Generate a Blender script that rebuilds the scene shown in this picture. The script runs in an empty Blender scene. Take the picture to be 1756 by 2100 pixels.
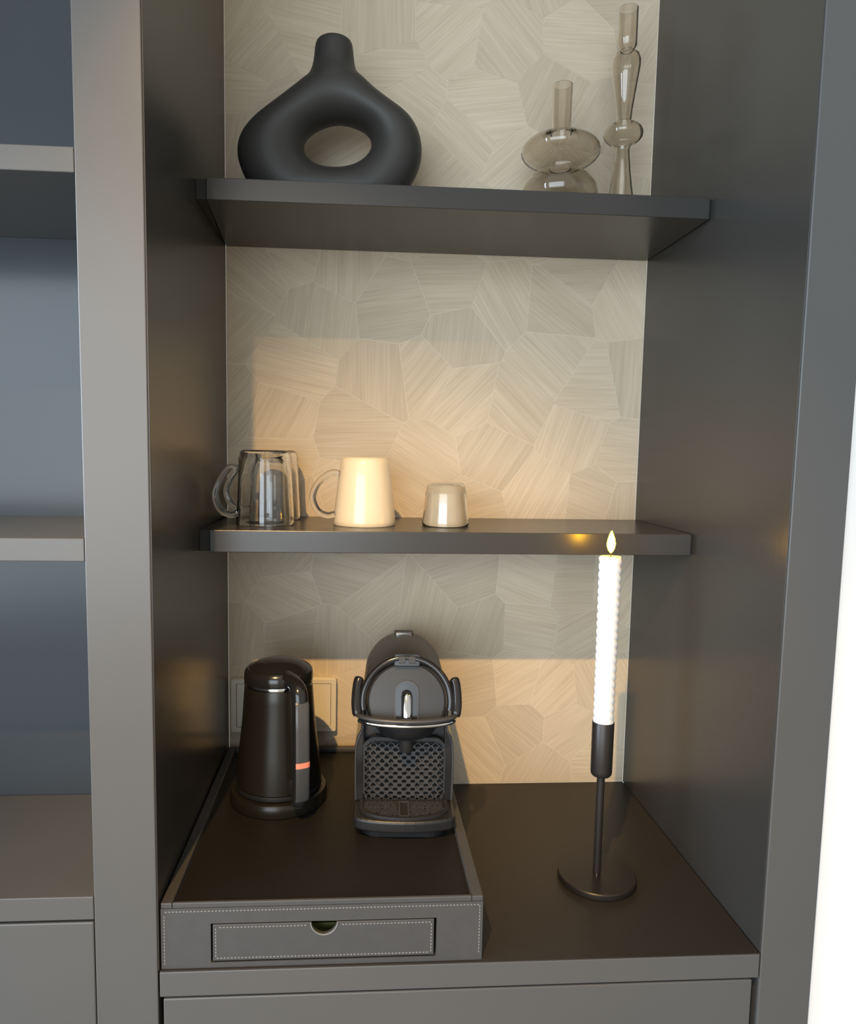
import bpy, bmesh, math, random
from math import pi, sin, cos, radians, sqrt
from mathutils import Vector, Matrix

random.seed(7)
SC = bpy.context.scene
COL = SC.collection

# ------------------------------------------------------------------ camera
CAM = (0.1860, -0.6659, 0.5026)
YAW, PITCH, ROLL = -0.0666, -0.0971, 0.0166
FPX, PX, PY = 1486.17, 831.36, 1070.51            # focal length and centre of projection of a 1756 x 2100 frame
cam = bpy.data.cameras.new('camera')
camo = bpy.data.objects.new('camera', cam)
COL.objects.link(camo)
fw = Vector((-sin(YAW) * cos(PITCH), cos(YAW) * cos(PITCH), sin(PITCH)))
rt = Vector((cos(YAW), sin(YAW), 0))
up = rt.cross(fw)
r2 = rt * cos(ROLL) + up * sin(ROLL)
u2 = up * cos(ROLL) - rt * sin(ROLL)
M = Matrix((r2, u2, -fw)).transposed().to_4x4()
M.translation = Vector(CAM)
camo.matrix_world = M
cam.sensor_fit = 'AUTO'
cam.sensor_width = 36
cam.lens = FPX * 36 / 2100
cam.shift_x = (878 - PX) / 2100
cam.shift_y = (PY - 1050) / 2100
cam.clip_start = 0.02
SC.camera = camo

# ------------------------------------------------------------------ world and lights
world = bpy.data.worlds.new('world')
SC.world = world
world.use_nodes = True
bg = world.node_tree.nodes['Background']
bg.inputs[0].default_value = (1.0, 0.965, 0.89, 1)
bg.inputs[1].default_value = 0.66


def aim(o, target):
    d = Vector(target) - o.location
    o.rotation_euler = d.to_track_quat('-Z', 'Y').to_euler()


def area(name, loc, target, sx, sy, power, colour):
    l = bpy.data.lights.new(name, 'AREA')
    l.shape = 'RECTANGLE'
    l.size, l.size_y = sx, sy
    l.energy, l.color = power, colour
    o = bpy.data.objects.new(name, l)
    COL.objects.link(o)
    o.location = loc
    aim(o, target)
    return o


# tall french window of the room, behind and to the left of the camera
area('window_daylight', (-1.5, -4.2, 0.70), (0.3, 0.0, 0.45), 3.8, 2.5, 180, (0.76, 0.89, 1.0))
# second window in the side wall of the room on the left
area('side_window_daylight', (-3.0, -1.25, 0.75), (0.4, 0.0, 0.5), 1.6, 1.9, 165, (0.66, 0.82, 1.0))
# warm ceiling downlight in front of the alcove
sp = bpy.data.lights.new('ceiling_spot_light', 'SPOT')
sp.energy, sp.color = 145, (1.0, 0.60, 0.22)
sp.spot_size, sp.spot_blend, sp.shadow_soft_size = radians(41), 1.0, 0.012
spo = bpy.data.objects.new('ceiling_spot_light', sp)
COL.objects.link(spo)
spo.location = (-0.094, -0.97, 1.52)
aim(spo, (0.27, 0.38, -0.14))

vs = SC.view_settings
SC.display_settings.display_device = 'sRGB'
vs.view_transform = 'Standard'
vs.look = 'None'
vs.exposure = 0.0
vs.gamma = 1.0
vs.use_curve_mapping = False


# ------------------------------------------------------------------ materials
def pin(b, name, v):
    if name in b.inputs:
        b.inputs[name].default_value = v


def mat(name, colour, rough=0.5, metal=0.0, spec=0.5, coat=0.0, bump=0.0, bscale=200.0, vary=0.0, vscale=20.0, **kw):
    m = bpy.data.materials.new(name)
    m.use_nodes = True
    nt = m.node_tree
    b = nt.nodes['Principled BSDF']
    c = (*colour, 1)
    pin(b, 'Base Color', c)
    pin(b, 'Roughness', rough)
    pin(b, 'Metallic', metal)
    pin(b, 'Specular IOR Level', spec)
    pin(b, 'Coat Weight', coat)
    for k, v in kw.items():
        pin(b, k.replace('_', ' '), v)
    tc = nt.nodes.new('ShaderNodeTexCoord')
    if vary:
        n = nt.nodes.new('ShaderNodeTexNoise')
        n.inputs['Scale'].default_value = vscale
        n.inputs['Detail'].default_value = 5
        nt.links.new(tc.outputs['Object'], n.inputs['Vector'])
        r = nt.nodes.new('ShaderNodeMapRange')
        r.inputs['To Min'].default_value = 1 - vary
        r.inputs['To Max'].default_value = 1 + vary
        nt.links.new(n.outputs['Fac'], r.inputs['Value'])
        mx = nt.nodes.new('ShaderNodeVectorMath')
        mx.operation = 'SCALE'
        mx.inputs[0].default_value = colour
        nt.links.new(r.outputs['Result'], mx.inputs['Scale'])
        nt.links.new(mx.outputs['Vector'], b.inputs['Base Color'])
    if bump:
        n = nt.nodes.new('ShaderNodeTexNoise')
        n.inputs['Scale'].default_value = bscale
        n.inputs['Detail'].default_value = 3
        nt.links.new(tc.outputs['Object'], n.inputs['Vector'])
        bp = nt.nodes.new('ShaderNodeBump')
        bp.inputs['Strength'].default_value = bump
        bp.inputs['Distance'].default_value = 0.001
        nt.links.new(n.outputs['Fac'], bp.inputs['Height'])
        nt.links.new(bp.outputs['Normal'], b.inputs['Normal'])
    return m


def veneer_material():
    m = bpy.data.materials.new('wood_wallpaper')
    m.use_nodes = True
    nt = m.node_tree
    b = nt.nodes['Principled BSDF']
    pin(b, 'Roughness', 0.55)
    pin(b, 'Specular IOR Level', 0.25)
    tc = nt.nodes.new('ShaderNodeTexCoord')
    oi = nt.nodes.new('ShaderNodeObjectInfo')
    sep = nt.nodes.new('ShaderNodeSeparateXYZ')
    nt.links.new(tc.outputs['Object'], sep.inputs[0])

    def mul(sock, k):
        n = nt.nodes.new('ShaderNodeMath')
        n.operation = 'MULTIPLY'
        n.inputs[1].default_value = k
        nt.links.new(sock, n.inputs[0])
        return n.outputs[0]

    def streaks(kx, kz, kr, detail):
        cb = nt.nodes.new('ShaderNodeCombineXYZ')
        nt.links.new(mul(sep.outputs['X'], kx), cb.inputs['X'])
        nt.links.new(mul(oi.outputs['Random'], kr), cb.inputs['Y'])
        nt.links.new(mul(sep.outputs['Z'], kz), cb.inputs['Z'])
        n = nt.nodes.new('ShaderNodeTexNoise')
        n.inputs['Scale'].default_value = 1.0
        n.inputs['Detail'].default_value = detail
        nt.links.new(cb.outputs[0], n.inputs['Vector'])
        return n.outputs['Fac']

    fine = streaks(11, 420, 37, 2.0)
    wide = streaks(7, 60, 61, 3.0)
    a = nt.nodes.new('ShaderNodeMath')
    a.operation = 'MULTIPLY_ADD'
    a.inputs[1].default_value = 0.62
    nt.links.new(fine, a.inputs[0])
    nt.links.new(mul(wide, 0.38), a.inputs[2])
    rp = nt.nodes.new('ShaderNodeValToRGB')
    rp.color_ramp.elements[0].position = 0.28
    rp.color_ramp.elements[0].color = (0.505, 0.425, 0.310, 1)
    rp.color_ramp.elements[1].position = 0.72
    rp.color_ramp.elements[1].color = (0.660, 0.570, 0.435, 1)
    nt.links.new(a.outputs[0], rp.inputs[0])
    r = nt.nodes.new('ShaderNodeMapRange')
    r.inputs['To Min'].default_value = 0.92
    r.inputs['To Max'].default_value = 1.08
    nt.links.new(oi.outputs['Random'], r.inputs['Value'])
    mx = nt.nodes.new('ShaderNodeVectorMath')
    mx.operation = 'SCALE'
    nt.links.new(rp.outputs[0], mx.inputs[0])
    nt.links.new(r.outputs[0], mx.inputs['Scale'])
    nt.links.new(mx.outputs['Vector'], b.inputs['Base Color'])
    bp = nt.nodes.new('ShaderNodeBump')
    bp.inputs['Strength'].default_value = 0.35
    bp.inputs['Distance'].default_value = 0.0006
    nt.links.new(a.outputs[0], bp.inputs['Height'])
    nt.links.new(bp.outputs['Normal'], b.inputs['Normal'])
    return m


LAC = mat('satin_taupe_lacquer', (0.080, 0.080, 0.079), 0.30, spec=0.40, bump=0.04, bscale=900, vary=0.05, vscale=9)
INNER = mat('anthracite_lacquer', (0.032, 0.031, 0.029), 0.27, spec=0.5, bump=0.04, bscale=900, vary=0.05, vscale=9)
GLOSS = mat('dark_blue_grey_gloss_panel', (0.034, 0.040, 0.046), 0.20, spec=0.34, vary=0.04)
TOP = mat('dark_worktop_laminate', (0.023, 0.020, 0.018), 0.40, spec=0.35, bump=0.05, bscale=700, vary=0.08, vscale=14)
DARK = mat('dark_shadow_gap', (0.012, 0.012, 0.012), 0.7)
VEN = veneer_material()
BASEPAPER = mat('pale_wallpaper_ground', (0.66, 0.61, 0.50), 0.6, vary=0.06, vscale=40)
WHITE = mat('white_wall_paint', (0.86, 0.87, 0.88), 0.6, bump=0.05, bscale=300, vary=0.02)
FLOORM = mat('oak_floor_boards', (0.34, 0.26, 0.18), 0.45, vary=0.25, vscale=6)
VASEM = mat('matte_black_ceramic', (0.040, 0.039, 0.036), 0.50, spec=0.40, bump=0.10, bscale=900, vary=0.10, vscale=30)
SMOKE = mat('smoked_glass', (0.87, 0.83, 0.77), 0.0, Transmission_Weight=1.0, IOR=1.45)
CLEAR = mat('clear_glass', (0.97, 0.98, 0.98), 0.0, Transmission_Weight=1.0, IOR=1.47)
CREAM = mat('cream_glazed_ceramic', (0.74, 0.64, 0.47), 0.22, coat=0.4, vary=0.04, vscale=30)
PLASTIC = mat('black_gloss_plastic', (0.012, 0.012, 0.013), 0.16, spec=0.5, vary=0.1)
SATIN = mat('black_satin_plastic', (0.013, 0.013, 0.014), 0.38, bump=0.05, bscale=1200, vary=0.1)
GREYPL = mat('dark_grey_plastic', (0.018, 0.018, 0.019), 0.36, bump=0.05, bscale=1200, vary=0.08)
GRIDM = mat('graphite_grid_plastic', (0.042, 0.043, 0.047), 0.35, vary=0.08)
STEEL = mat('dark_brushed_steel', (0.020, 0.018, 0.014), 0.28, metal=0.45, vary=0.12, vscale=40)
CHROME = mat('chrome', (0.72, 0.72, 0.72), 0.12, metal=1.0, vary=0.03)
HANDLE = mat('grey_handle_plastic', (0.055, 0.058, 0.062), 0.28, vary=0.05)
SALMON = mat('salmon_inlay', (0.80, 0.26, 0.17), 0.35, vary=0.05)
LEATHER = mat('black_leatherette', (0.050, 0.050, 0.051), 0.42, bump=0.25, bscale=1500, vary=0.12, vscale=60)
MATM = mat('black_leather_mat', (0.010, 0.009, 0.008), 0.50, spec=0.3, bump=0.2, bscale=1500, vary=0.12, vscale=60)
THREAD = mat('pale_grey_thread', (0.19, 0.19, 0.19), 0.7, vary=0.1)
OLIVE = mat('olive_lining', (0.16, 0.17, 0.05), 0.7, vary=0.1)
IRON = mat('dark_bronze_metal', (0.030, 0.026, 0.024), 0.36, metal=0.5, bump=0.05, bscale=900, vary=0.1)
WAX = mat('white_wax', (0.80, 0.81, 0.82), 0.45, vary=0.02, Subsurface_Weight=0.15)
SWITCH = mat('ivory_switch_plastic', (0.72, 0.67, 0.55), 0.35, vary=0.02)
WICK = mat('charred_wick', (0.02, 0.015, 0.01), 0.9, vary=0.1)


def flame_material():
    m = bpy.data.materials.new('candle_flame')
    m.use_nodes = True
    nt = m.node_tree
    b = nt.nodes['Principled BSDF']
    pin(b, 'Base Color', (1, 0.7, 0.25, 1))
    tc = nt.nodes.new('ShaderNodeTexCoord')
    sp_ = nt.nodes.new('ShaderNodeSeparateXYZ')
    nt.links.new(tc.outputs['Generated'], sp_.inputs[0])
    rp = nt.nodes.new('ShaderNodeValToRGB')
    rp.color_ramp.elements[0].color = (1.0, 0.52, 0.007, 1)
    rp.color_ramp.elements[1].color = (1.0, 0.42, 0.004, 1)
    rp.color_ramp.elements[1].position = 0.95
    nt.links.new(sp_.outputs['Z'], rp.inputs[0])
    nt.links.new(rp.outputs[0], b.inputs['Emission Color'])
    pin(b, 'Emission Strength', 130.0)
    return m


FLAME = flame_material()


# ------------------------------------------------------------------ mesh helpers
class MB:
    def __init__(self):
        self.v, self.f = [], []

    def add(self, vs_, fs_):
        o = len(self.v)
        self.v += [tuple(p) for p in vs_]
        self.f += [tuple(i + o for i in f) for f in fs_]

    def box(self, x0, x1, y0, y1, z0, z1):
        self.add([(x0, y0, z0), (x1, y0, z0), (x1, y1, z0), (x0, y1, z0),
                  (x0, y0, z1), (x1, y0, z1), (x1, y1, z1), (x0, y1, z1)],
                 [(3, 2, 1, 0), (4, 5, 6, 7), (0, 1, 5, 4), (1, 2, 6, 5), (2, 3, 7, 6), (3, 0, 4, 7)])

    def lathe(self, prof, n=48, cx=0, cy=0, closed=False, radius=None):
        """prof: (r, z) list, bottom to top or around; closed joins last to first"""
        k = len(prof)
        vs_ = []
        for r, z in prof:
            for i in range(n):
                a = 2 * pi * i / n
                rr = r if radius is None else radius(r, a, z)
                vs_.append((cx + rr * cos(a), cy + rr * sin(a), z))
        fs_ = []
        for j in range(k if closed else k - 1):
            j2 = (j + 1) % k
            for i in range(n):
                i2 = (i + 1) % n
                fs_.append((j * n + i, j * n + i2, j2 * n + i2, j2 * n + i))
        if not closed:
            fs_.append(tuple(reversed(range(n))))
            fs_.append(tuple((k - 1) * n + i for i in range(n)))
        self.add(vs_, fs_)

    def tube(self, path, r, n=12, flat=1.0, side=None, cap=True):
        """swept ellipse; r number or list; flat scales across 'side' direction"""
        P = [Vector(p) for p in path]
        m = len(P)
        R = r if isinstance(r, (list, tuple)) else [r] * m
        vs_ = []
        prev = None
        for i in range(m):
            t = (P[min(i + 1, m - 1)] - P[max(i - 1, 0)]).normalized()
            if side is not None:
                a = Vector(side)
                a = (a - t * a.dot(t)).normalized()
            else:
                a = prev if prev is not None else (Vector((0, 0, 1)) if abs(t.z) < 0.9 else Vector((1, 0, 0)))
                a = (a - t * a.dot(t)).normalized()
                prev = a
            b = t.cross(a)
            for k in range(n):
                q = 2 * pi * k / n
                vs_.append(P[i] + a * (R[i] * flat * cos(q)) + b * (R[i] * sin(q)))
        fs_ = []
        for i in range(m - 1):
            for k in range(n):
                k2 = (k + 1) % n
                fs_.append((i * n + k, i * n + k2, (i + 1) * n + k2, (i + 1) * n + k))
        if cap:
            fs_.append(tuple(reversed(range(n))))
            fs_.append(tuple((m - 1) * n + k for k in range(n)))
        self.add(vs_, fs_)

    def prism(self, pts, mp, d0, d1):
        """2D polygon pts, mp(a, b, d) -> 3D, extruded between d0 and d1"""
        n = len(pts)
        self.add([mp(a, b, d0) for a, b in pts] + [mp(a, b, d1) for a, b in pts],
                 [tuple(range(n)), tuple(reversed(range(n, 2 * n)))] +
                 [(i, n + i, n + (i + 1) % n, (i + 1) % n) for i in range(n)])

    def ring(self, outer, inner, mp, d0, d1):
        """frame between two loops of equal length"""
        n = len(outer)
        vs_ = [mp(a, b, d) for d in (d0, d1) for L in (outer, inner) for a, b in L]
        fs_ = []
        for i in range(n):
            j = (i + 1) % n
            fs_ += [(i, j, n + j, n + i), (2 * n + i, 3 * n + i, 3 * n + j, 2 * n + j),
                    (i, 2 * n + i, 2 * n + j, j), (n + i, n + j, 3 * n + j, 3 * n + i)]
        self.add(vs_, fs_)

    def build(self, name, m, parent=None, smooth=False, bevel=0.0, seg=2, auto=None):
        me = bpy.data.meshes.new(name)
        me.from_pydata(self.v, [], self.f)
        bm = bmesh.new()
        bm.from_mesh(me)
        bmesh.ops.recalc_face_normals(bm, faces=bm.faces)
        bm.to_mesh(me)
        bm.free()
        me.materials.append(m)
        if smooth:
            for p in me.polygons:
                p.use_smooth = True
        o = bpy.data.objects.new(name, me)
        COL.objects.link(o)
        if parent:
            o.parent = parent
        if bevel:
            md = o.modifiers.new('bevel', 'BEVEL')
            md.width, md.segments, md.limit_method, md.angle_limit = bevel, seg, 'ANGLE', radians(35)
            md.harden_normals = False
        if smooth:
            me.set_sharp_from_angle(angle=radians(auto if auto else 40))
        return o


def xz(a, b, d):
    return (a, d, b)


def xy(a, b, d):
    return (a, b, d)


def box(name, m, x0, x1, y0, y1, z0, z1, parent=None, bevel=0.0008):
    b = MB()
    b.box(x0, x1, y0, y1, z0, z1)
    return b.build(name, m, parent, bevel=bevel)


def thing(name, label, cat, loc=(0, 0, 0), rz=0.0, group=None):
    o = bpy.data.objects.new(name, None)
    o.empty_display_size = 0.02
    COL.objects.link(o)
    o.location = loc
    o.rotation_euler = (0, 0, rz)
    return tag(o, label, cat, group)


def tag(o, label, cat, group=None):
    o['label'], o['category'] = label, cat
    if group:
        o['group'] = group
    return o


def struct(o, label, cat):
    o['kind'] = 'structure'
    return tag(o, label, cat)


def rrect(x0, x1, y0, y1, r, n=6):
    pts = []
    for cx, cy, a0 in ((x1 - r, y1 - r, 0), (x0 + r, y1 - r, 90), (x0 + r, y0 + r, 180), (x1 - r, y0 + r, 270)):
        for i in range(n + 1):
            a = radians(a0 + 90 * i / n)
            pts.append((cx + r * cos(a), cy + r * sin(a)))
    return pts


def smooth_path(pts, n=6):
    """Catmull-Rom through pts"""
    P = [Vector(p) for p in pts]
    P = [2 * P[0] - P[1]] + P + [2 * P[-1] - P[-2]]
    out = []
    for i in range(1, len(P) - 2):
        for k in range(n):
            t = k / n
            a, b, c, d = P[i - 1:i + 3]
            out.append(0.5 * ((2 * b) + (c - a) * t + (2 * a - 5 * b + 4 * c - d) * t * t + (3 * b - a - 3 * c + d) * t ** 3))
    out.append(P[-2])
    return out


def dup(root, loc, rz, label, group=None):
    r = root.copy()
    COL.objects.link(r)
    r.location, r.rotation_euler = loc, (0, 0, rz)
    r['label'] = label
    if group:
        r['group'] = group
    for ch in list(root.children):
        c = ch.copy()
        COL.objects.link(c)
        c.parent = r
        for g in ch.children:
            d = g.copy()
            COL.objects.link(d)
            d.parent = c
    return r


# ------------------------------------------------------------------ dimensions (metres; z = 0 on the alcove worktop)
W, D = 0.60, 0.3864
XL, XR = -0.0595, 0.6561
ZTOP, ZBOT = 1.75, -0.80

# ------------------------------------------------------------------ setting
b = MB()
b.box(-0.0, W, D + 0.001, D + 0.02, -0.02, ZTOP)
wall = b.build('wall_back', BASEPAPER)
struct(wall, 'alcove back wall papered with beige wood-grain patchwork', 'wall')

# each pasted wood-grain piece: position read off the wall (x, z from photo pixels) and grain direction
SEEDS = [(478, 30, 60), (520, 95, 48), (620, 40, -10), (780, 60, 90), (800, 135, 2), (830, 205, -33), (925, 60, 42), (1040, 85, -48),
         (1000, 225, 8), (1190, 90, 0), (1140, 190, 65), (955, 285, -42), (478, 185, 0), (478, 285, 78), (690, 300, 32), (570, 250, 20),
         (1230, 250, 62), (1335, 70, 60), (1325, 270, 4), (900, 345, 45), (1060, 345, 42), (1200, 370, -40), (700, 400, 0), (520, 420, 60),
         (850, 440, 85), (1010, 450, -30), (1150, 460, 15), (1290, 450, 80), (620, 470, 40),
         (520, 570, -38), (610, 520, -28), (695, 545, 90), (650, 640, 82), (810, 625, 10), (480, 660, 45), (590, 745, -12), (790, 780, 90),
         (865, 770, 52), (560, 850, 62), (735, 885, 2), (560, 945, 0), (478, 830, 50), (925, 580, 3), (945, 690, 84), (1030, 620, -58),
         (1140, 630, -35), (1195, 550, 5), (1290, 610, -58), (960, 815, 45), (1055, 835, -45), (1130, 740, -42), (1215, 800, 1),
         (1305, 780, 88), (1010, 930, 58), (1180, 900, 72), (1285, 935, -5), (870, 950, -33), (1110, 1010, 62), (1220, 1020, -20),
         (720, 1010, 30), (1285, 1040, 86), (960, 1050, 15), (600, 1050, 75),
         (485, 1170, -68), (560, 1140, 48), (570, 1220, -25), (720, 1170, -14), (770, 1240, 42), (485, 1300, 82), (600, 1310, 10),
         (690, 1320, 90), (870, 1250, 78), (950, 1180, 20), (990, 1290, 70), (1090, 1190, -22), (1180, 1200, 2), (1080, 1290, -10),
         (1260, 1200, 58), (1200, 1310, 30), (970, 1400, 15), (1060, 1390, 30), (1140, 1410, 45), (1220, 1400, -62), (1170, 1500, 35),
         (1060, 1500, -40), (1230, 1560, 0), (970, 1540, -45), (1110, 1580, 60), (1280, 1480, 86), (500, 1430, 70), (610, 1440, 10),
         (720, 1440, -30), (600, 1560, 45), (750, 1560, 0), (860, 1430, 60), (880, 1560, 85)]


def wall_point(px, py):
    d = fw + r2 * ((px - PX) / FPX) - u2 * ((py - PY) / FPX)
    t = (D - CAM[1]) / d.y
    return (CAM[0] + d.x * t, CAM[2] + d.z * t)


def clip(poly, nx, nz, c):
    out = []
    for i in range(len(poly)):
        a, q = poly[i], poly[(i + 1) % len(poly)]
        da, dq = a[0] * nx + a[1] * nz - c, q[0] * nx + q[1] * nz - c
        if da <= 0:
            out.append(a)
        if (da < 0 < dq) or (dq < 0 < da):
            t = da / (da - dq)
            out.append((a[0] + (q[0] - a[0]) * t, a[1] + (q[1] - a[1]) * t))
    return out


SP = [(*wall_point(px, py), g) for px, py, g in SEEDS]
for gy in range(5):
    for gx in range(5):
        SP.append((0.07 + 0.12 * gx, 1.145 + 0.13 * gy + 0.02 * (gx % 2), random.uniform(-80, 80)))
for i, (sx_, sz_, g) in enumerate(SP):
    poly = [(0.0006, 0.001), (W - 0.0006, 0.001), (W - 0.0006, ZTOP - 0.002), (0.0006, ZTOP - 0.002)]
    for j, (tx, tz, _) in enumerate(SP):
        if i == j:
            continue
        nx, nz = tx - sx_, tz - sz_
        L = sqrt(nx * nx + nz * nz)
        if L > 0.45:
            continue
        nx, nz = nx / L, nz / L
        c = (sx_ + tx) / 2 * nx + (sz_ + tz) / 2 * nz - 0.0004
        poly = clip(poly, nx, nz, c)
        if len(poly) < 3:
            break
    if len(poly) < 3:
        continue
    a = radians(g)
    th = 0.0003 + 0.0002 * ((i * 7) % 5) / 5
    loc = []
    for x, z in poly:
        dx, dz = x - sx_, z - sz_
        loc.append((dx * cos(a) + dz * sin(a), -dx * sin(a) + dz * cos(a)))
    b = MB()
    b.prism(loc, xz, 0, -th)
    o = b.build('wallpaper_piece', VEN, wall)
    o.location = (sx_, D + 0.0010, sz_)
    o.rotation_euler = (0, -a, 0)

b = MB()
b.box(XR + 0.001, 2.6, 0.012, 0.10, ZBOT, 1.7)
struct(b.build('wall_right', WHITE), 'plain white painted wall right of the grey cabinet', 'wall')
b = MB()
b.box(-3.5, 3.0, -4.2, 0.6, ZBOT - 0.05, ZBOT)
fl = struct(b.build('floor', FLOORM), 'brown wooden floor in front of the cabinets', 'floor')

# ------------------------------------------------------------------ alcove cabinet
ac = thing('alcove_cabinet', 'tall open taupe grey alcove cabinet lined with wood-grain wallpaper', 'cabinet', (0, 0, ZBOT))
zo = -ZBOT


def part(name, m, x0, x1, y0, y1, z0, z1, parent, bevel=0.0008):
    return box(name, m, x0, x1, y0, y1, z0 + zo, z1 + zo, parent, bevel)


part('side_panel', LAC, XL + 0.0002, -0.0012, 0, D, ZBOT, ZTOP, ac, 0.0010)
part('side_panel', LAC, W + 0.0012, XR, 0, D, ZBOT, ZTOP, ac, 0.0010)
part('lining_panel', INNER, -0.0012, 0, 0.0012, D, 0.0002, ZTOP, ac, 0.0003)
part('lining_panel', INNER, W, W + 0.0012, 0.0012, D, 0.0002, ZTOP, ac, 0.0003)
part('top_panel', LAC, 0, W, 0.0, D, ZTOP - 0.03, ZTOP, ac)
part('carcass', DARK, 0.0005, W - 0.0005, 0.03, D, ZBOT + 0.1, -0.0275, ac)
part('plinth', LAC, 0.0005, W - 0.0005, 0.05, 0.07, ZBOT, ZBOT + 0.1, ac)
dd = part('door', LAC, 0.0035, W - 0.0065, 0.0005, 0.0205, ZBOT + 0.102, -0.0287, ac, 0.0012)

wt = thing('worktop', 'dark grey worktop of the alcove under tray box and candlestick', 'worktop', (0, 0, -0.0263))
box('slab', LAC, 0.0004, W - 0.0004, 0.0, D - 0.0006, 0.0, 0.0254, wt)
box('top_laminate', TOP, 0.0004, W - 0.0004, 0.0004, D - 0.0006, 0.0254, 0.0263, wt, 0.0003)

# ------------------------------------------------------------------ open bookcase on the left
bk = thing('open_bookcase', 'open grey bookcase compartment at the left edge with shelves', 'bookcase', (0, 0, ZBOT))
BX0, BX1 = -0.62, XL - 0.0002
part('back_panel', GLOSS, BX0, BX1, 0.2095, 0.225, ZBOT, ZTOP, bk)
part('side_panel', LAC, BX0 - 0.05, BX0, 0, 0.225, ZBOT, ZTOP, bk)
part('top_panel', LAC, BX0, BX1, 0, 0.209, ZTOP - 0.03, ZTOP, bk)
part('shelf', LAC, BX0, BX1, 0.0005, 0.209, 0.7365, 0.7577, bk)
part('shelf', LAC, BX0, BX1, 0.0005, 0.209, 0.3985, 0.4197, bk)
part('worktop', LAC, BX0, BX1, 0.0, 0.209, 0.055, 0.078, bk)
part('carcass', DARK, BX0, BX1, 0.03, 0.209, ZBOT, 0.0540, bk)
part('door', LAC, BX0 + 0.003, BX1 - 0.0005, 0.0005, 0.0205, ZBOT + 0.1, 0.0520, bk, 0.0012)

# ------------------------------------------------------------------ floating shelves in the alcove
YS = 0.1955


def wall_shelf(z0, z1, label):
    t = thing('wall_shelf', label, 'shelf', (W / 2, (YS + D) / 2, z0), group='grey shelves in the alcove')
    ym = (YS + D) / 2
    h = z1 - z0
    bd = MB()
    x0, x1 = -W / 2 + 0.0125, W / 2 - 0.003
    pts = [(x0, YS - ym), (x1, YS - ym), (W / 2 - 0.0004, D - ym - 0.0006), (-W / 2 + 0.0006, D - ym - 0.0006)]
    bd.prism(pts, xy, 0, h)
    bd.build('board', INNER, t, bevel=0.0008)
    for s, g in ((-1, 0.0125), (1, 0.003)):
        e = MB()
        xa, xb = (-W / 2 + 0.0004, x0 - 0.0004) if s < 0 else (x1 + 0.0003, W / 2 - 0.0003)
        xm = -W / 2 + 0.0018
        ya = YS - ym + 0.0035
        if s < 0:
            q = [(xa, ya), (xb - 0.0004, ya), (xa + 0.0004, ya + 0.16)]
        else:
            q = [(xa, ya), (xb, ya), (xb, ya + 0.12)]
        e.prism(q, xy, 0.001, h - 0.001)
        e.build('gap_shade_filler', DARK, t)  # near-black filler, shade of the shelf-end gap put into its colour
    return t


wall_shelf(0.7816, 0.8059, 'upper alcove shelf with black ring vase and glass vases')
wall_shelf(0.3803, 0.4067, 'lower alcove shelf with glass mugs and cream cups')
Z1, Z2 = 0.8059, 0.4067


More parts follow.
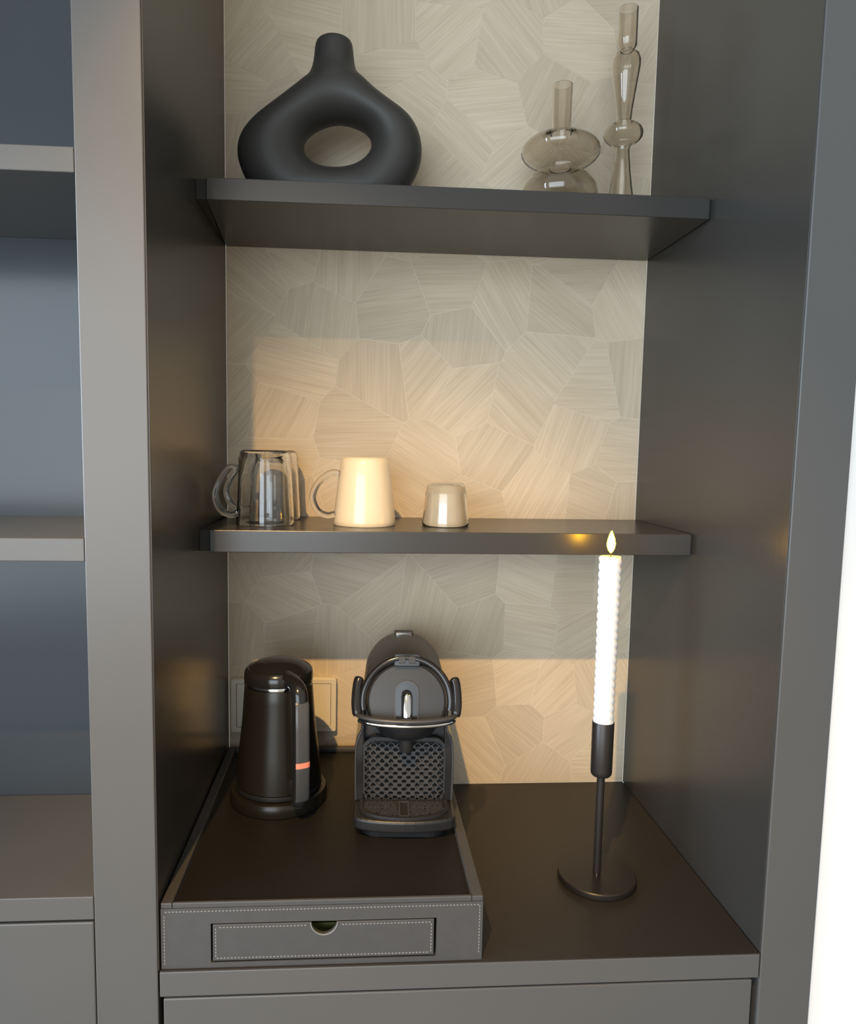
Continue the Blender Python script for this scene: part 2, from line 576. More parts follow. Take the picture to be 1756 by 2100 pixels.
# ------------------------------------------------------------------ vases
def ring_vase():
    t = thing('ring_vase', 'matte black ring-shaped vase with narrow neck on upper shelf', 'vase', (0.1545, 0.292, Z1))
    # outline of the ring seen from the front (metres from hole centre), inner and outer radius by angle
    hc = Vector((0.0025, 0.0775))
    sil = [(-0.075, 0.0006), (-0.0970, 0.0120), (-0.1118, 0.0306), (-0.1214, 0.0519), (-0.1243, 0.0693), (-0.1188, 0.0870), (-0.1025, 0.1051),
           (-0.0784, 0.1235), (-0.0530, 0.1435), (-0.0330, 0.1600), (-0.0180, 0.1680), (-0.0020, 0.1700), (0.0140, 0.1690), (0.0290, 0.1630),
           (0.0440, 0.1480), (0.0674, 0.1319), (0.0922, 0.1167), (0.1049, 0.0984), (0.1097, 0.0762), (0.1070, 0.0553), (0.0967, 0.0352),
           (0.0820, 0.0140), (0.0620, 0.0006), (0.0, 0.0002)]
    outer = [(x_ - 0.0025, z_ - 0.0775) for x_, z_ in sil]
    n = 96

    def radius_at(a):
        d = Vector((cos(a), sin(a)))
        best = 0.0
        for i in range(len(outer)):
            p, q = Vector(outer[i]), Vector(outer[(i + 1) % len(outer)])
            e = q - p
            den = d.x * e.y - d.y * e.x
            if abs(den) < 1e-9:
                continue
            tt = (p.x * e.y - p.y * e.x) / den
            s = (p.x * d.y - p.y * d.x) / den
            if tt > 0 and -1e-6 <= s <= 1 + 1e-6:
                best = max(best, tt)
        return best
    R = [radius_at(2 * pi * i / n) for i in range(n)]
    for _ in range(3):
        R = [(R[i - 1] + 2 * R[i] + R[(i + 1) % n]) / 4 for i in range(n)]
    vs_, fs_ = [], []
    k = 28
    for i in range(n):
        a = 2 * pi * i / n
        ri = 1 / sqrt((cos(a - 0.16) / 0.0425) ** 2 + (sin(a - 0.16) / 0.0275) ** 2)
        ro = R[i]
        c, h = (ri + ro) / 2, (ro - ri) / 2
        th = 0.036
        for j in range(k):
            q = 2 * pi * j / k
            rr = c + h * cos(q)
            vs_.append((hc.x + rr * cos(a), th * sin(q) * (1.0 if abs(cos(q)) < 2 else 1), hc.y + rr * sin(a)))
    for i in range(n):
        for j in range(k):
            i2, j2 = (i + 1) % n, (j + 1) % k
            fs_.append((i * k + j, i2 * k + j, i2 * k + j2, i * k + j2))
    m = MB()
    m.add(vs_, fs_)
    # neck and open mouth (outside, rim, inside)
    ncx = -0.003
    m.lathe([(0.030, 0.138), (0.0345, 0.150), (0.0325, 0.157), (0.0292, 0.1645), (0.0265, 0.172), (0.0252, 0.181), (0.0243, 0.190), (0.0236, 0.197),
             (0.0222, 0.2015), (0.019, 0.2035), (0.0165, 0.2020), (0.0155, 0.196), (0.0150, 0.175), (0.014, 0.150)], n=48, cx=ncx)
    o = m.build('body', VASEM, t, smooth=True, auto=180)
    rm = o.modifiers.new('remesh', 'REMESH')
    rm.mode, rm.voxel_size, rm.use_smooth_shade = 'VOXEL', 0.0022, True
    sm = o.modifiers.new('smooth', 'SMOOTH')
    sm.factor, sm.iterations = 0.5, 30
    return t


ring_vase()


def glass_profile(outer, wall_):
    """closed wall profile from an outer profile (bottom to top)"""
    inner = [(max(r - wall_, 0.0006), z) for r, z in outer]
    inner[0] = (inner[0][0], outer[0][1] + wall_ * 1.6)
    inner = [p for p in inner if p[1] >= inner[0][1]]
    return [(0.0004, outer[0][1])] + outer + list(reversed(inner)) + [(0.0004, inner[0][1])]


def ell(cz, rr, hh, a0, a1, n=12):
    return [(rr * cos(radians(a0 + (a1 - a0) * i / n)), cz + hh * sin(radians(a0 + (a1 - a0) * i / n))) for i in range(n + 1)]


t = thing('bubble_vase', 'smoked glass vase of two stacked bubbles with straight neck', 'vase', (0.444, 0.30, Z1))
prof = [(0.022, 0.0004)] + ell(0.033, 0.0500, 0.0320, -62, 74) + ell(0.0860, 0.0510, 0.0225, -74, 74) + \
       [(0.0128, 0.1095), (0.0126, 0.125), (0.0128, 0.150), (0.0130, 0.1680)]
m = MB()
m.lathe(glass_profile(prof, 0.0016), n=64, closed=True)
m.build('body', SMOKE, t, smooth=True, auto=60)

t = thing('slender_vase', 'tall slender smoked glass vase with pinched waist beside right wall', 'vase', (0.5265, 0.302, Z1))
prof = [(0.0215, 0.0004), (0.0210, 0.006), (0.0175, 0.025), (0.0145, 0.043), (0.0115, 0.065), (0.0092, 0.088), (0.0090, 0.094)] + \
       ell(0.1125, 0.0252, 0.0150, -62, 62, 12) + \
       [(0.0098, 0.128), (0.0104, 0.140), (0.0130, 0.160), (0.0160, 0.180), (0.0182, 0.195), (0.0184, 0.202), (0.0165, 0.2085),
        (0.0110, 0.2125), (0.0086, 0.2150), (0.0105, 0.2175), (0.0124, 0.2210), (0.0126, 0.235), (0.0126, 0.2655)]
m = MB()
m.lathe(glass_profile(prof, 0.0014), n=56, closed=True)
m.build('body', SMOKE, t, smooth=True, auto=60)


# ------------------------------------------------------------------ cups
def mug_profile(rr, rt_, h, wall_, facet=0.0):
    """mug standing on its rim: rim radius rr at the bottom, base radius rt_ on top"""
    o = [(rr - 0.0006, 0.0003), (rr, 0.0016), (rr, 0.006), (rr - (rr - rt_) * 0.25, h * 0.33), (rr - (rr - rt_) * 0.55, h * 0.66),
         (rt_ + 0.0016, h * 0.90), (rt_ - 0.0005, h * 0.975), (rt_ - 0.004, h)]
    i = [(0.0004, h - 0.0035 - wall_), (rt_ - 0.006, h - 0.003 - wall_), (rt_ - wall_ - 0.001, h * 0.88), (rr - (rr - rt_) * 0.55 - wall_, h * 0.66),
         (rr - (rr - rt_) * 0.25 - wall_, h * 0.33), (rr - wall_, 0.006), (rr - wall_, 0.0010)]
    return o, i


def mug_handle(rr, rt_, h, r, reach=0.034):
    p = smooth_path([(rt_ + 0.0045, 0, h * 0.76), (rt_ + 0.014, 0, h * 0.765), (rr + reach * 0.55, 0, h * 0.64), (rr + reach * 0.80, 0, h * 0.42),
                     (rr + reach * 0.62, 0, h * 0.22), (rr + reach * 0.25, 0, h * 0.145), (rr - 0.0015, 0, h * 0.165)], 6)
    b_ = MB()
    b_.tube(p, r, n=14, flat=1.5, side=(0, 1, 0))
    return b_


def glass_mug(name, label, loc, ang, rr, rt_, h, body_mat, handle_mat, wall_=0.0022, group=None):
    t_ = thing(name, label, 'mug', loc, ang, group)
    o, i = mug_profile(rr, rt_, h, wall_)
    b_ = MB()
    b_.lathe(o + [(0.0004, h)] + i, n=56, closed=True)
    b_.build('body', body_mat, t_, smooth=True, auto=50)
    mug_handle(rr, rt_, h, 0.0042).build('handle', handle_mat, t_, smooth=True, auto=60)
    return t_


GM = 'glass mugs upside down on the lower shelf'
g1 = glass_mug('glass_mug', 'clear glass mug upside down at front left of lower shelf', (0.0685, 0.268, Z2), radians(205), 0.0365, 0.0315, 0.0945, CLEAR, CLEAR, group=GM)
dup(g1, (0.0705, 0.3445, Z2), radians(195), 'clear glass mug upside down behind the other glass mug', GM)
cm = glass_mug('cream_mug', 'cream mug with clear glass handle upside down on lower shelf', (0.1953, 0.277, Z2), radians(192), 0.0405, 0.0300, 0.0875, CREAM, CLEAR)
for c in cm.children:
    if c.name.startswith('handle'):
        c['label'] = 'clear glass handle'

t = thing('espresso_cup', 'small cream espresso cup under clear glass right of mugs', 'cup', (0.3018, 0.277, Z2))
o_, i_ = mug_profile(0.0308, 0.0240, 0.0560, 0.0014)
m = MB()
i_ = [(r, z + (0.0025 if r < 0.023 and z > 0.03 else 0)) for r, z in i_]
m.lathe(o_ + [(0.0004, 0.0560)] + i_, n=48, closed=True)
m.build('glass_shell', CLEAR, t, smooth=True, auto=50)
o_, i_ = mug_profile(0.0288, 0.0218, 0.0530, 0.0018)
m = MB()
m.lathe([(r, z + 0.0004) for r, z in o_ + [(0.0004, 0.0530)] + i_], n=48, closed=True)
m.build('inner_cup', CREAM, t, smooth=True, auto=50)

# ------------------------------------------------------------------ double switch plate
t = thing('wall_switch', 'ivory double switch plate on the wall behind the kettle', 'switch', (0.0812, D - 0.0004, 0.1285))
m = MB()
m.ring(rrect(-0.0765, 0.0765, -0.040, 0.040, 0.003), rrect(-0.0690, 0.0690, -0.0325, 0.0325, 0.0015), xz, -0.0105, 0)
m.build('frame', SWITCH, t, bevel=0.0008)
for s in (-1, 1):
    m = MB()
    x0, x1 = (-0.0685, -0.0008) if s < 0 else (0.0008, 0.0685)
    m.prism(rrect(x0, x1, -0.032, 0.032, 0.001), xz, -0.0095, 0)
    m.build('rocker', SWITCH, t, bevel=0.0006)

# ------------------------------------------------------------------ leather tray box with drawer
TX0, TX1, TY0, TY1, TH = 0.0015, 0.3140, 0.0032, 0.3740, 0.0615
tr = thing('tray_box', 'black leatherette tray box with stitched drawer on worktop', 'tray', ((TX0 + TX1) / 2, TY0, 0.0003))
hw = (TX1 - TX0) / 2
dx0, dx1, dz0, dz1 = 0.0487 - 0.15775, 0.2682 - 0.15775, 0.0052, 0.0455
DPT = TY1 - TY0
m = MB()                                             # body as a box with the drawer opening in front
m.box(-hw, dx0, 0, DPT, 0, TH)
m.box(dx1, hw, 0, DPT, 0, TH)
m.box(dx0, dx1, 0, DPT, dz1, TH)
m.box(dx0, dx1, 0, DPT, 0, dz0)
m.box(dx0, dx1, 0.12, DPT, dz0, dz1)
m.build('body', LEATHER, tr)
RT = 0.0672
m = MB()
m.box(-hw + 0.0116, hw - 0.0116, 0.0042, DPT - 0.0106, TH - 0.0006, TH + 0.0002)
m.build('top_mat', MATM, tr)
for nm, a in (('side_rim', (-hw, -hw + 0.011, 0.0, DPT)), ('side_rim', (hw - 0.011, hw, 0.0, DPT)),
              ('back_rim', (-hw + 0.0112, hw - 0.0112, DPT - 0.010, DPT)), ('front_rim', (-hw + 0.0112, hw - 0.0112, 0.0, 0.0035))):
    m = MB()
    m.box(a[0], a[1], a[2], a[3], TH, RT)
    m.build(nm, LEATHER, tr, bevel=0.0010)
# drawer with a half round finger notch
dr_x0, dr_x1, dr_z0, dr_z1 = dx0 + 0.0020, dx1 - 0.0025, dz0 + 0.0020, dz1 - 0.0012
ncx, nr = 0.0, 0.0125
pts = [(dr_x0, dr_z0), (dr_x1, dr_z0), (dr_x1, dr_z1), (ncx + nr, dr_z1)]
pts += [(ncx + nr * cos(radians(-180 * i / 16)), dr_z1 + nr * sin(radians(-180 * i / 16))) for i in range(1, 16)]
pts += [(ncx - nr, dr_z1), (dr_x0, dr_z1)]
m = MB()
m.prism(pts, xz, -0.0004, 0.0045)
dw = m.build('drawer', LEATHER, tr, bevel=0.0005)
m = MB()
m.ring([(ncx + (nr + 0.0008) * cos(radians(-180 * i / 20)), dr_z1 + (nr + 0.0008) * sin(radians(-180 * i / 20))) for i in range(21)],
       [(ncx + nr * cos(radians(-180 * i / 20)), dr_z1 + nr * sin(radians(-180 * i / 20))) for i in range(21)], xz, -0.0010, 0.001)
m.build('notch_edge', THREAD, dw)
m = MB()
m.box(dr_x0 + 0.004, dr_x1 - 0.004, 0.0200, 0.0215, dz0 + 0.001, dz1 - 0.002)
m.build('lining', OLIVE, dw)


def stitches(m_, pts_, step=0.0034, ln=0.0019, w=0.00045, y=0.0):
    for (xa, za), (xb, zb) in zip(pts_[:-1], pts_[1:]):
        L_ = sqrt((xb - xa) ** 2 + (zb - za) ** 2)
        for k_ in range(int(L_ / step)):
            s_ = (k_ + 0.5) * step / L_
            cx_, cz_ = xa + (xb - xa) * s_, za + (zb - za) * s_
            if abs(xb - xa) > abs(zb - za):
                m_.box(cx_ - ln / 2, cx_ + ln / 2, y - 0.0003, y + 0.0002, cz_ - w, cz_ + w)
            else:
                m_.box(cx_ - w, cx_ + w, y - 0.0003, y + 0.0002, cz_ - ln / 2, cz_ + ln / 2)


m = MB()
e = 0.0032
stitches(m, [(-hw + e, 0.004), (-hw + e, TH - e), (hw - e, TH - e), (hw - e, 0.004)])
st = m.build('stitching', THREAD, tr)
st['kind'] = 'stuff'
m = MB()
e = 0.0028
stitches(m, [(ncx - nr - 0.004, dr_z1 - e), (dr_x0 + e, dr_z1 - e), (dr_x0 + e, dr_z0 + e), (dr_x1 - e, dr_z0 + e), (dr_x1 - e, dr_z1 - e), (ncx + nr + 0.004, dr_z1 - e)], y=-0.0004)
st = m.build('stitching', THREAD, dw)
st['kind'] = 'stuff'
ZT = 0.0006 + TH


# ------------------------------------------------------------------ kettle
kt = thing('kettle', 'black tapered electric kettle standing on the tray box', 'kettle', (0.0900, 0.228, ZT))
m = MB()
m.lathe([(0.056, 0.0003), (0.0605, 0.001), (0.0612, 0.006), (0.0610, 0.012), (0.0590, 0.0160), (0.0520, 0.0178)], n=64)
m.build('power_base', STEEL, kt, smooth=True, auto=35)
m = MB()
m.lathe([(0.0520, 0.0182), (0.0540, 0.0190), (0.0545, 0.0215), (0.0541, 0.0245)], n=64)
m.build('foot_ring', SATIN, kt, smooth=True, auto=35)
m = MB()
m.lathe([(0.0525, 0.0248), (0.0535, 0.0255), (0.0522, 0.040), (0.0490, 0.070), (0.0452, 0.105), (0.0432, 0.135), (0.0422, 0.1490), (0.0418, 0.1500)], n=64)
m.build('body', STEEL, kt, smooth=True, auto=35)
m = MB()
m.lathe([(0.0424, 0.1502), (0.0428, 0.1512), (0.0426, 0.1535), (0.0421, 0.1545)], n=64)
m.build('trim_ring', CHROME, kt, smooth=True, auto=35)
m = MB()
m.lathe([(0.0424, 0.1547), (0.0429, 0.1560), (0.0424, 0.1640), (0.0410, 0.1680), (0.0385, 0.1705), (0.0370, 0.1700), (0.0350, 0.1712),
         (0.0280, 0.1760), (0.0150, 0.1798), (0.0004, 0.1805)], n=64)
lid = m.build('lid', PLASTIC, kt, smooth=True, auto=35)
HA = radians(-90 + 25)
hd = Vector((cos(HA), sin(HA), 0))
hs = Vector((-sin(HA), cos(HA), 0))


def hpt(r_, z_):
    return hd * r_ + Vector((0, 0, z_))


path = smooth_path([hpt(0.034, 0.166), hpt(0.052, 0.1655), hpt(0.069, 0.1615), hpt(0.0755, 0.148), hpt(0.0755, 0.110), hpt(0.0760, 0.070), hpt(0.0755, 0.030),
                    hpt(0.0735, 0.0265)], 6)
m = MB()
m.tube(path, 0.0080, n=18, flat=1.20, side=hs)
hn = m.build('handle', PLASTIC, kt, smooth=True, auto=50)
path = [hpt(0.0800, 0.149), hpt(0.0830, 0.1465), hpt(0.0840, 0.115), hpt(0.0848, 0.070), hpt(0.0842, 0.034), hpt(0.0822, 0.0310)]
m = MB()
m.tube(path, 0.0020, n=14, flat=4.2, side=hs)
m.build('grip_strip', HANDLE, hn, smooth=True, auto=50)
m = MB()
m.tube([hpt(0.0848, 0.0785), hpt(0.0848, 0.0720)], 0.0021, n=14, flat=4.1, side=hs)
m.build('salmon_band', SALMON, hn, smooth=True, auto=50)  # plain salmon band across the grip strip
m = MB()                                             # strut closing the handle at the foot
m.tube(smooth_path([hpt(0.050, 0.040), hpt(0.060, 0.0335), hpt(0.0725, 0.031)], 5), 0.0062, n=14, flat=1.2, side=hs)
m.build('handle_foot', PLASTIC, kt, smooth=True, auto=50)
m = MB()                                             # short pouring lip on the far side
lp = [(-hd) * 0.036 + Vector((0, 0, 0.128)), (-hd) * 0.046 + Vector((0, 0, 0.142)), (-hd) * 0.056 + Vector((0, 0, 0.158))]
m.tube(lp, [0.009, 0.013, 0.0135], n=16, flat=1.2, side=hs)
m.build('spout', STEEL, kt, smooth=True, auto=50)

# ------------------------------------------------------------------ capsule coffee machine
cmx = thing('coffee_machine', 'black capsule coffee machine with honeycomb cup rest on tray', 'coffee machine', (0.2425, 0.112, ZT), -0.045)


def arch(w_, zc, r_, zb, n=24):
    """outline: flat bottom at zb, straight sides, round top of radius r_ centred zc"""
    p = [(-r_, zb), (r_, zb)]
    p += [(r_ * cos(pi * i / n), zc + r_ * sin(pi * i / n)) for i in range(n + 1)]
    return p


def loft(sections):
    """sections: list of (list of (u, w), v)"""
    m_ = MB()
    n = len(sections[0][0])
    vs_ = [(u, v, w) for s, v in sections for u, w in s]
    fs_ = []
    for k in range(len(sections) - 1):
        for i in range(n):
            j = (i + 1) % n
            fs_.append((k * n + i, k * n + j, (k + 1) * n + j, (k + 1) * n + i))
    fs_.append(tuple(range(n)))
    fs_.append(tuple(reversed(range((len(sections) - 1) * n, len(sections) * n))))
    m_.add(vs_, fs_)
    return m_


# feet plate and base
m = MB()
m.prism(rrect(-0.050, 0.050, 0.012, 0.235, 0.02), xy, 0.0003, 0.010)
m.build('foot_plate', SATIN, cmx)


def ushape(hw_, yf, yb, bow, n=16):
    """plan outline with bowed front"""
    p = [(hw_, yb), (hw_, yf + bow)]
    p += [(hw_ * cos(radians(-90 * 0 - i * 180 / n)), yf + bow - bow * sin(radians(i * 180 / n))) for i in range(1, n)]
    p += [(-hw_, yf + bow), (-hw_, yb)]
    return p


m = MB()
m.prism(ushape(0.0585, 0.0, 0.2400, 0.016), xy, 0.0102, 0.0245)
m.build('base', SATIN, cmx, bevel=0.003, seg=3)
# rear housing with arched top, running back from the brewing head
S = []
for v, r_, dz in ((0.062, 0.0495, 0), (0.066, 0.0510, 0), (0.14, 0.0515, 0.0), (0.185, 0.0512, -0.001), (0.205, 0.0490, -0.004), (0.214, 0.0455, -0.009), (0.218, 0.040, -0.014)):
    S.append((arch(0, 0.1440 + dz * 0.3, r_, 0.0246), v))
loft(S).build('housing', GREYPL, cmx, smooth=True, auto=38)
# side cheeks that frame the cup rest and narrow to a neck under the head
for s in (-1, 1):
    pts = [(0.0470, 0.0246), (0.0585, 0.0246), (0.0592, 0.060), (0.0588, 0.092), (0.0560, 0.104), (0.0520, 0.112), (0.0510, 0.125), (0.0520, 0.140), (0.0470, 0.140)]
    m = MB()
    m.prism([(s * a_, b_) for a_, b_ in pts], xz, 0.050, 0.150)
    m.build('side_cheek', PLASTIC, cmx, bevel=0.002, seg=3)
    m = MB()                                          # bright moulded edge line along the cheek
    m.tube(smooth_path([(s * 0.0570, 0.0495, 0.026), (s * 0.0578, 0.0495, 0.060), (s * 0.0572, 0.0495, 0.091), (s * 0.0535, 0.0495, 0.105), (s * 0.0502, 0.0495, 0.113), (s * 0.0500, 0.0495, 0.128)], 5), 0.0013, n=8)
    m.build('edge_trim', GRIDM, cmx, smooth=True)
# upright cup rest
m = MB()
m.ring(rrect(-0.0500, 0.0500, 0.0250, 0.1030, 0.016), rrect(-0.0465, 0.0465, 0.0252, 0.0985, 0.013), xz, 0.0500, 0.0560)
cr = m.build('cup_rest', GREYPL, cmx, bevel=0.001)
m = MB()
m.prism(rrect(-0.0466, 0.0466, 0.0250, 0.0986, 0.012), xz, 0.0575, 0.0612)
m.build('rest_backing', DARK, cr)


def lattice(dx_, dz_, u0, u1, w0, w1, inside, fu=0.62, fw_=0.66, wavy=0.0):
    """diamond tiled plate with a hole in each cell, returned as (quads in 2D)"""
    quads = []
    rows = int((w1 - w0) / dz_) + 1
    for j in range(rows):
        cz_ = w0 + j * dz_
        off = dx_ / 2 if j % 2 else 0
        cnt = int((u1 - u0) / dx_) + 2
        for i in range(cnt):
            cu = u0 + i * dx_ + off
            if not inside(cu, cz_):
                continue
            o4 = [(cu + dx_ / 2, cz_), (cu, cz_ + dz_), (cu - dx_ / 2, cz_), (cu, cz_ - dz_)]
            hx, hz = dx_ / 2 * fu, dz_ * fw_
            i8 = [(cu + hx, cz_), (cu + hx * 0.55, cz_ + hz * 0.72), (cu - hx * 0.55, cz_ + hz * 0.72), (cu - hx, cz_), (cu - hx * 0.55, cz_ - hz * 0.72), (cu + hx * 0.55, cz_ - hz * 0.72)]
            quads += [[o4[0], o4[1], i8[1], i8[0]], [o4[1], i8[2], i8[1]], [o4[1], o4[2], i8[3], i8[2]],
                      [o4[2], o4[3], i8[4], i8[3]], [o4[3], i8[5], i8[4]], [o4[3], o4[0], i8[0], i8[5]]]
    return quads


def plate_from(quads, mp, th):
    m_ = MB()
    for q in quads:
        m_.add([mp(a_, b_, 0) for a_, b_ in q], [tuple(range(len(q)))])
    return m_


qs = lattice(0.0105, 0.0049, -0.042, 0.042, 0.0295, 0.0965, lambda a_, b_: abs(a_) < 0.0435 and 0.027 < b_ < 0.0965 and not (b_ > 0.090 and abs(a_) > 0.037), 0.64, 0.60)
m = plate_from(qs, lambda a_, b_, d_: (a_, 0.0520, b_), 0)
hg = m.build('honeycomb_grid', GRIDM, cr)
sd = hg.modifiers.new('solid', 'SOLIDIFY')
sd.thickness, sd.offset = 0.0022, 1
# drip tray with fine grating
m = MB()
fo = ushape(0.0520, 0.0035, 0.0495, 0.026, 20)
fi = ushape(0.0475, 0.0080, 0.0490, 0.0245, 20)
m.ring(fo, fi, xy, 0.0220, 0.0272)
dt = m.build('drip_tray', GREYPL, cmx, bevel=0.0008)
m = MB()
m.prism(ushape(0.0474, 0.0085, 0.0490, 0.0245, 20), xy, 0.0246, 0.0252)
m.build('tray_floor', DARK, dt)


def in_tray(a_, b_):
    if abs(a_) < 0.0065 or b_ > 0.0465 or abs(a_) > 0.045:
        return False
    return b_ > 0.0335 - 0.0225 * sqrt(max(0, 1 - (a_ / 0.0465) ** 2))


qs = lattice(0.0062, 0.0030, -0.0434, 0.0434, 0.010, 0.046, in_tray, 0.50, 0.50)
m = plate_from(qs, lambda a_, b_, d_: (a_, b_, 0.0262), 0)
dg = m.build('drip_grating', GRIDM, dt)
sd = dg.modifiers.new('solid', 'SOLIDIFY')
sd.thickness, sd.offset = 0.0010, -1
m = MB()
m.ring(rrect(-0.0062, 0.0062, 0.0098, 0.0460, 0.001), rrect(-0.0042, 0.0042, 0.0118, 0.0445, 0.001), xy, 0.0252, 0.0268)
m.build('float_slot', GRIDM, dt)
# brewing head: tilted round face with rim, channel and chrome nose
hdm = bpy.data.objects.new('brewing_head', None)
HC = Vector((0.0015, 0.046, 0.1490))
TILT = radians(17)


def hp(a_, b_, d_):
    """a right, b up along the face, d towards the viewer"""
    return (HC.x + a_, HC.y - d_ * cos(TILT) + b_ * sin(TILT), HC.z + b_ * cos(TILT) + d_ * sin(TILT))


def circ(r_, n=48, ry=None, b0=0):
    return [(r_ * cos(2 * pi * i / n), b0 + (ry or r_) * sin(2 * pi * i / n)) for i in range(n)]


m = MB()
n = 48
vs_, fs_ = [], []
prof = [(0.0475, -0.022), (0.0478, -0.004), (0.0462, 0.0), (0.0445, 0.001), (0.0440, -0.0012), (0.020, -0.0008)]
for r_, d_ in prof:
    vs_ += [hp(a_, b_, d_) for a_, b_ in circ(r_, n, r_ * 0.96)]
for k in range(len(prof) - 1):
    for i in range(n):
        j = (i + 1) % n
        fs_.append((k * n + i, k * n + j, (k + 1) * n + j, (k + 1) * n + i))
fs_.append(tuple((len(prof) - 1) * n + i for i in range(n)))
fs_.append(tuple(reversed(range(n))))
m.add(vs_, fs_)
head = m.build('brewing_head', GREYPL, cmx, smooth=True, auto=30)
# moulded arch and its recess
pa = [(0.0140 * cos(pi * i / 16), 0.0095 + 0.0140 * sin(pi * i / 16)) for i in range(17)]
loop_o = [(0.0140, -0.030)] + pa + [(-0.0140, -0.030)]
loop_i = [(0.0124, -0.030)] + [(0.0124 * cos(pi * i / 16), 0.0095 + 0.0124 * sin(pi * i / 16)) for i in range(17)] + [(-0.0124, -0.030)]
m = MB()
m.ring(loop_o, loop_i, hp, -0.0005, 0.0022)
m.build('channel_rim', GRIDM, head)
m = MB()
m.prism(loop_i, hp, -0.0003, 0.0004)
m.build('channel', PLASTIC, head)
m = MB()
P = [hp(0, 0.0080, 0.0), hp(0, 0.0050, 0.0035), hp(0, -0.006, 0.0060), hp(0, -0.020, 0.0070), hp(0, -0.030, 0.0055)]
m.tube(smooth_path(P, 5), [0.0040] + [0.0062] * 4 + [0.0068] * 16, n=18, side=(1, 0, 0))
m.build('nose', CHROME, head, smooth=True, auto=60)
# rim hood over the face, from pivot to pivot
pa = [hp(0.0515 * cos(radians(a_)), 0.0500 * sin(radians(a_)), 0.002) for a_ in range(-12, 193, 6)]
m = MB()
m.tube(pa, 0.0042, n=12)
m.build('rim_hood', PLASTIC, cmx, smooth=True, auto=60)
# coffee spout
m = MB()
m.lathe([(0.0075, 0.0930), (0.0082, 0.0945), (0.0085, 0.1150), (0.0095, 0.1220)], n=28, cx=0.0015, cy=0.036)
m.build('spout', CHROME if False else GREYPL, cmx, smooth=True)
m = MB()                                              # round underside of the head around the spout
m.lathe([(0.006, 0.1020), (0.020, 0.1040), (0.032, 0.1100), (0.038, 0.1200), (0.039, 0.128)], n=40, cx=0.0015, cy=0.0560)
m.build('head_underside', SATIN, cmx, smooth=True)
# lever: side arms and the bowed front bar
LV = [hp(0.0560 * cos(radians(a_)), -0.0155 - 0.0060 * abs(sin(radians(a_))) ** 1.3, 0.003 + 0.026 * abs(sin(radians(a_))) ** 0.7) for a_ in range(180, 361, 6)]
m = MB()
m.tube(LV, 0.0036, n=14, flat=0.75, side=(0, 0, 1))
lev = m.build('lever', GRIDM, cmx, smooth=True, auto=60)
m = MB()
LV2 = [(p[0] * 1.0, p[1] + 0.0015, p[2] - 0.0062) for p in LV[2:-2]]
m.tube(LV2, 0.0024, n=10)
m.build('lever_trim', CHROME, lev, smooth=True, auto=60)
for s in (-1, 1):
    m = MB()
    P = smooth_path([hp(s * 0.0555, 0.0270, -0.002), hp(s * 0.0580, 0.018, 0.0), hp(s * 0.0590, -0.002, 0.003), hp(s * 0.0570, -0.0170, 0.005)], 5)
    m.tube(P, [0.0035] + [0.0058] * (len(P) - 2) + [0.0045], n=14, flat=1.2, side=(0, 1, 0))
    m.build('pivot_arm', PLASTIC, lev, smooth=True, auto=60)
# button bridge on top of the head and catch at the tank
m = MB()
m.prism(rrect(-0.0155, 0.0155, 0.0395, 0.0545, 0.003), lambda a_, b_, d_: hp(a_, b_, d_), -0.014, 0.005)
bb = m.build('button_bridge', PLASTIC, cmx, bevel=0.0012)
for s in (-1, 1):
    m = MB()
    m.prism(rrect(s * 0.0060 - 0.0042, s * 0.0060 + 0.0042, 0.0430, 0.0515, 0.002), hp, 0.004, 0.0062)
    m.build('button', GREYPL, bb, bevel=0.0005)
m = MB()
m.prism(rrect(-0.0130, 0.0130, 0.184, 0.204, 0.003), xy, 0.1870, 0.1948)
tk = m.build('tank_catch', SATIN, cmx, bevel=0.001)
m = MB()
m.box(-0.0105, 0.0105, 0.1836, 0.1850, 0.1935, 0.1955)
m.build('catch_edge', CHROME, tk)

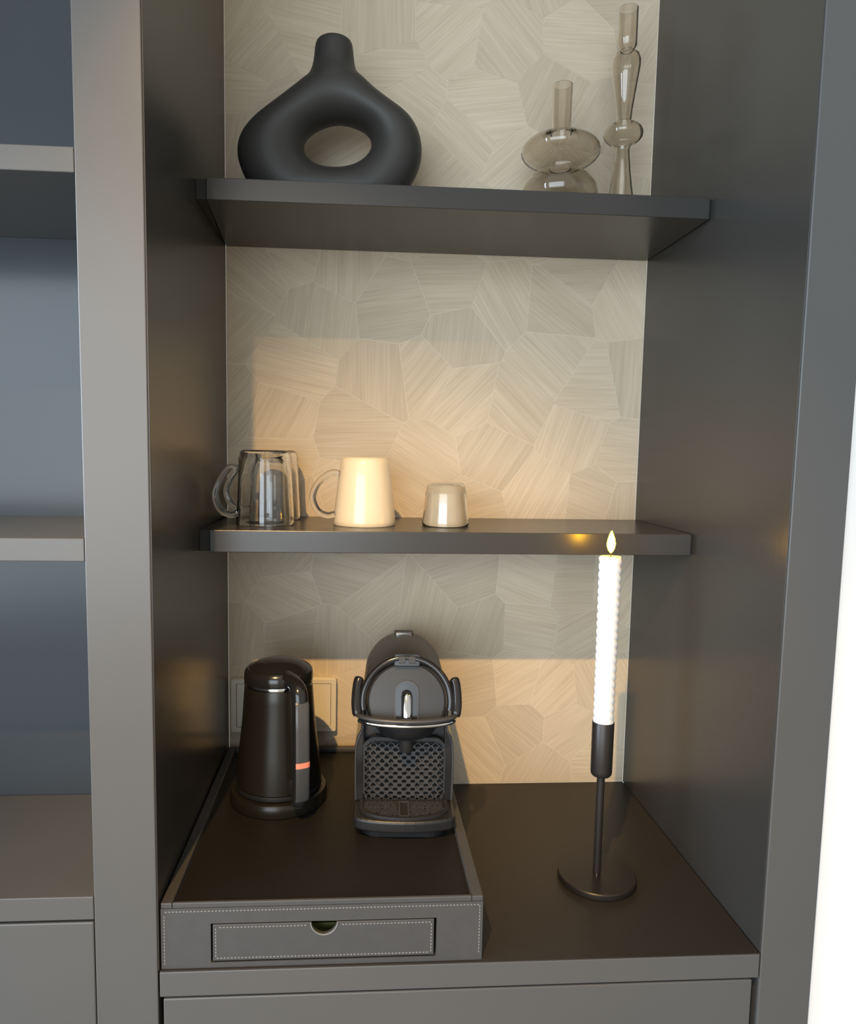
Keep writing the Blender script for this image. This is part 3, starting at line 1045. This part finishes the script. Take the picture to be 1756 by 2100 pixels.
# ------------------------------------------------------------------ candlestick and candle
CX, CY = 0.4745, 0.1345
cs = thing('candle_holder', 'dark metal candlestick with round foot on the worktop', 'candle holder', (CX, CY, 0.0))
m = MB()
m.lathe([(0.0435, 0.0003), (0.0452, 0.0010), (0.0458, 0.0040), (0.0455, 0.0072), (0.0445, 0.0082), (0.0050, 0.0086)], n=64)
m.build('foot', IRON, cs, smooth=True, auto=35)
m = MB()
m.lathe([(0.0046, 0.0086), (0.0046, 0.1290)], n=24)
m.build('stem', IRON, cs, smooth=True, auto=35)
m = MB()
m.lathe([(0.0048, 0.1280), (0.0105, 0.1290), (0.0120, 0.1310), (0.0124, 0.1350), (0.0126, 0.1930), (0.0122, 0.1938), (0.0114, 0.1936), (0.0112, 0.1840), (0.0004, 0.1835)], n=40)
m.build('cup', IRON, cs, smooth=True, auto=35)
m = MB()
m.lathe([(0.0012, 0.0086), (0.0012, 0.0104), (0.0004, 0.0110)], n=10, cx=-0.002, cy=-0.0058)
m.build('screw', CHROME, cs, smooth=True)

ca = thing('candle', 'white twisted taper candle burning in the dark candlestick', 'candle', (CX, CY, 0.1842))
NS, PITCH_ = 3, 0.0285


def twist(r_, a_, z_):
    if r_ < 0.008:
        return r_
    k_ = min(1.0, max(0.0, (z_ - 0.010) / 0.004))
    ph = NS * (a_ + 2 * pi * z_ / PITCH_) / 2
    taper = 1.0 + 0.12 * z_ / 0.2
    return r_ * taper * (1 - k_ * 0.13 * (1 - abs(sin(ph)) ** 0.8))


pr = [(0.0108, 0.0003)] + [(0.01165, 0.0015 + 0.2005 * i / 150) for i in range(151)] + [(0.0100, 0.2033), (0.0055, 0.2036), (0.0010, 0.2030)]
m = MB()
m.lathe(pr, n=60, radius=twist)
m.build('wax_body', WAX, ca, smooth=True, auto=60)
m = MB()
m.tube([(0, 0, 0.2030), (0.0003, 0, 0.2068), (0.0006, 0, 0.2095)], 0.0008, n=8)
m.build('wick', WICK, ca, smooth=True)
m = MB()
m.lathe([(0.0008, 0.2075), (0.0030, 0.2105), (0.0046, 0.2150), (0.0047, 0.2185), (0.0038, 0.2235), (0.0022, 0.2285), (0.0004, 0.2325)], n=24)
m.build('flame', FLAME, ca, smooth=True, auto=80)
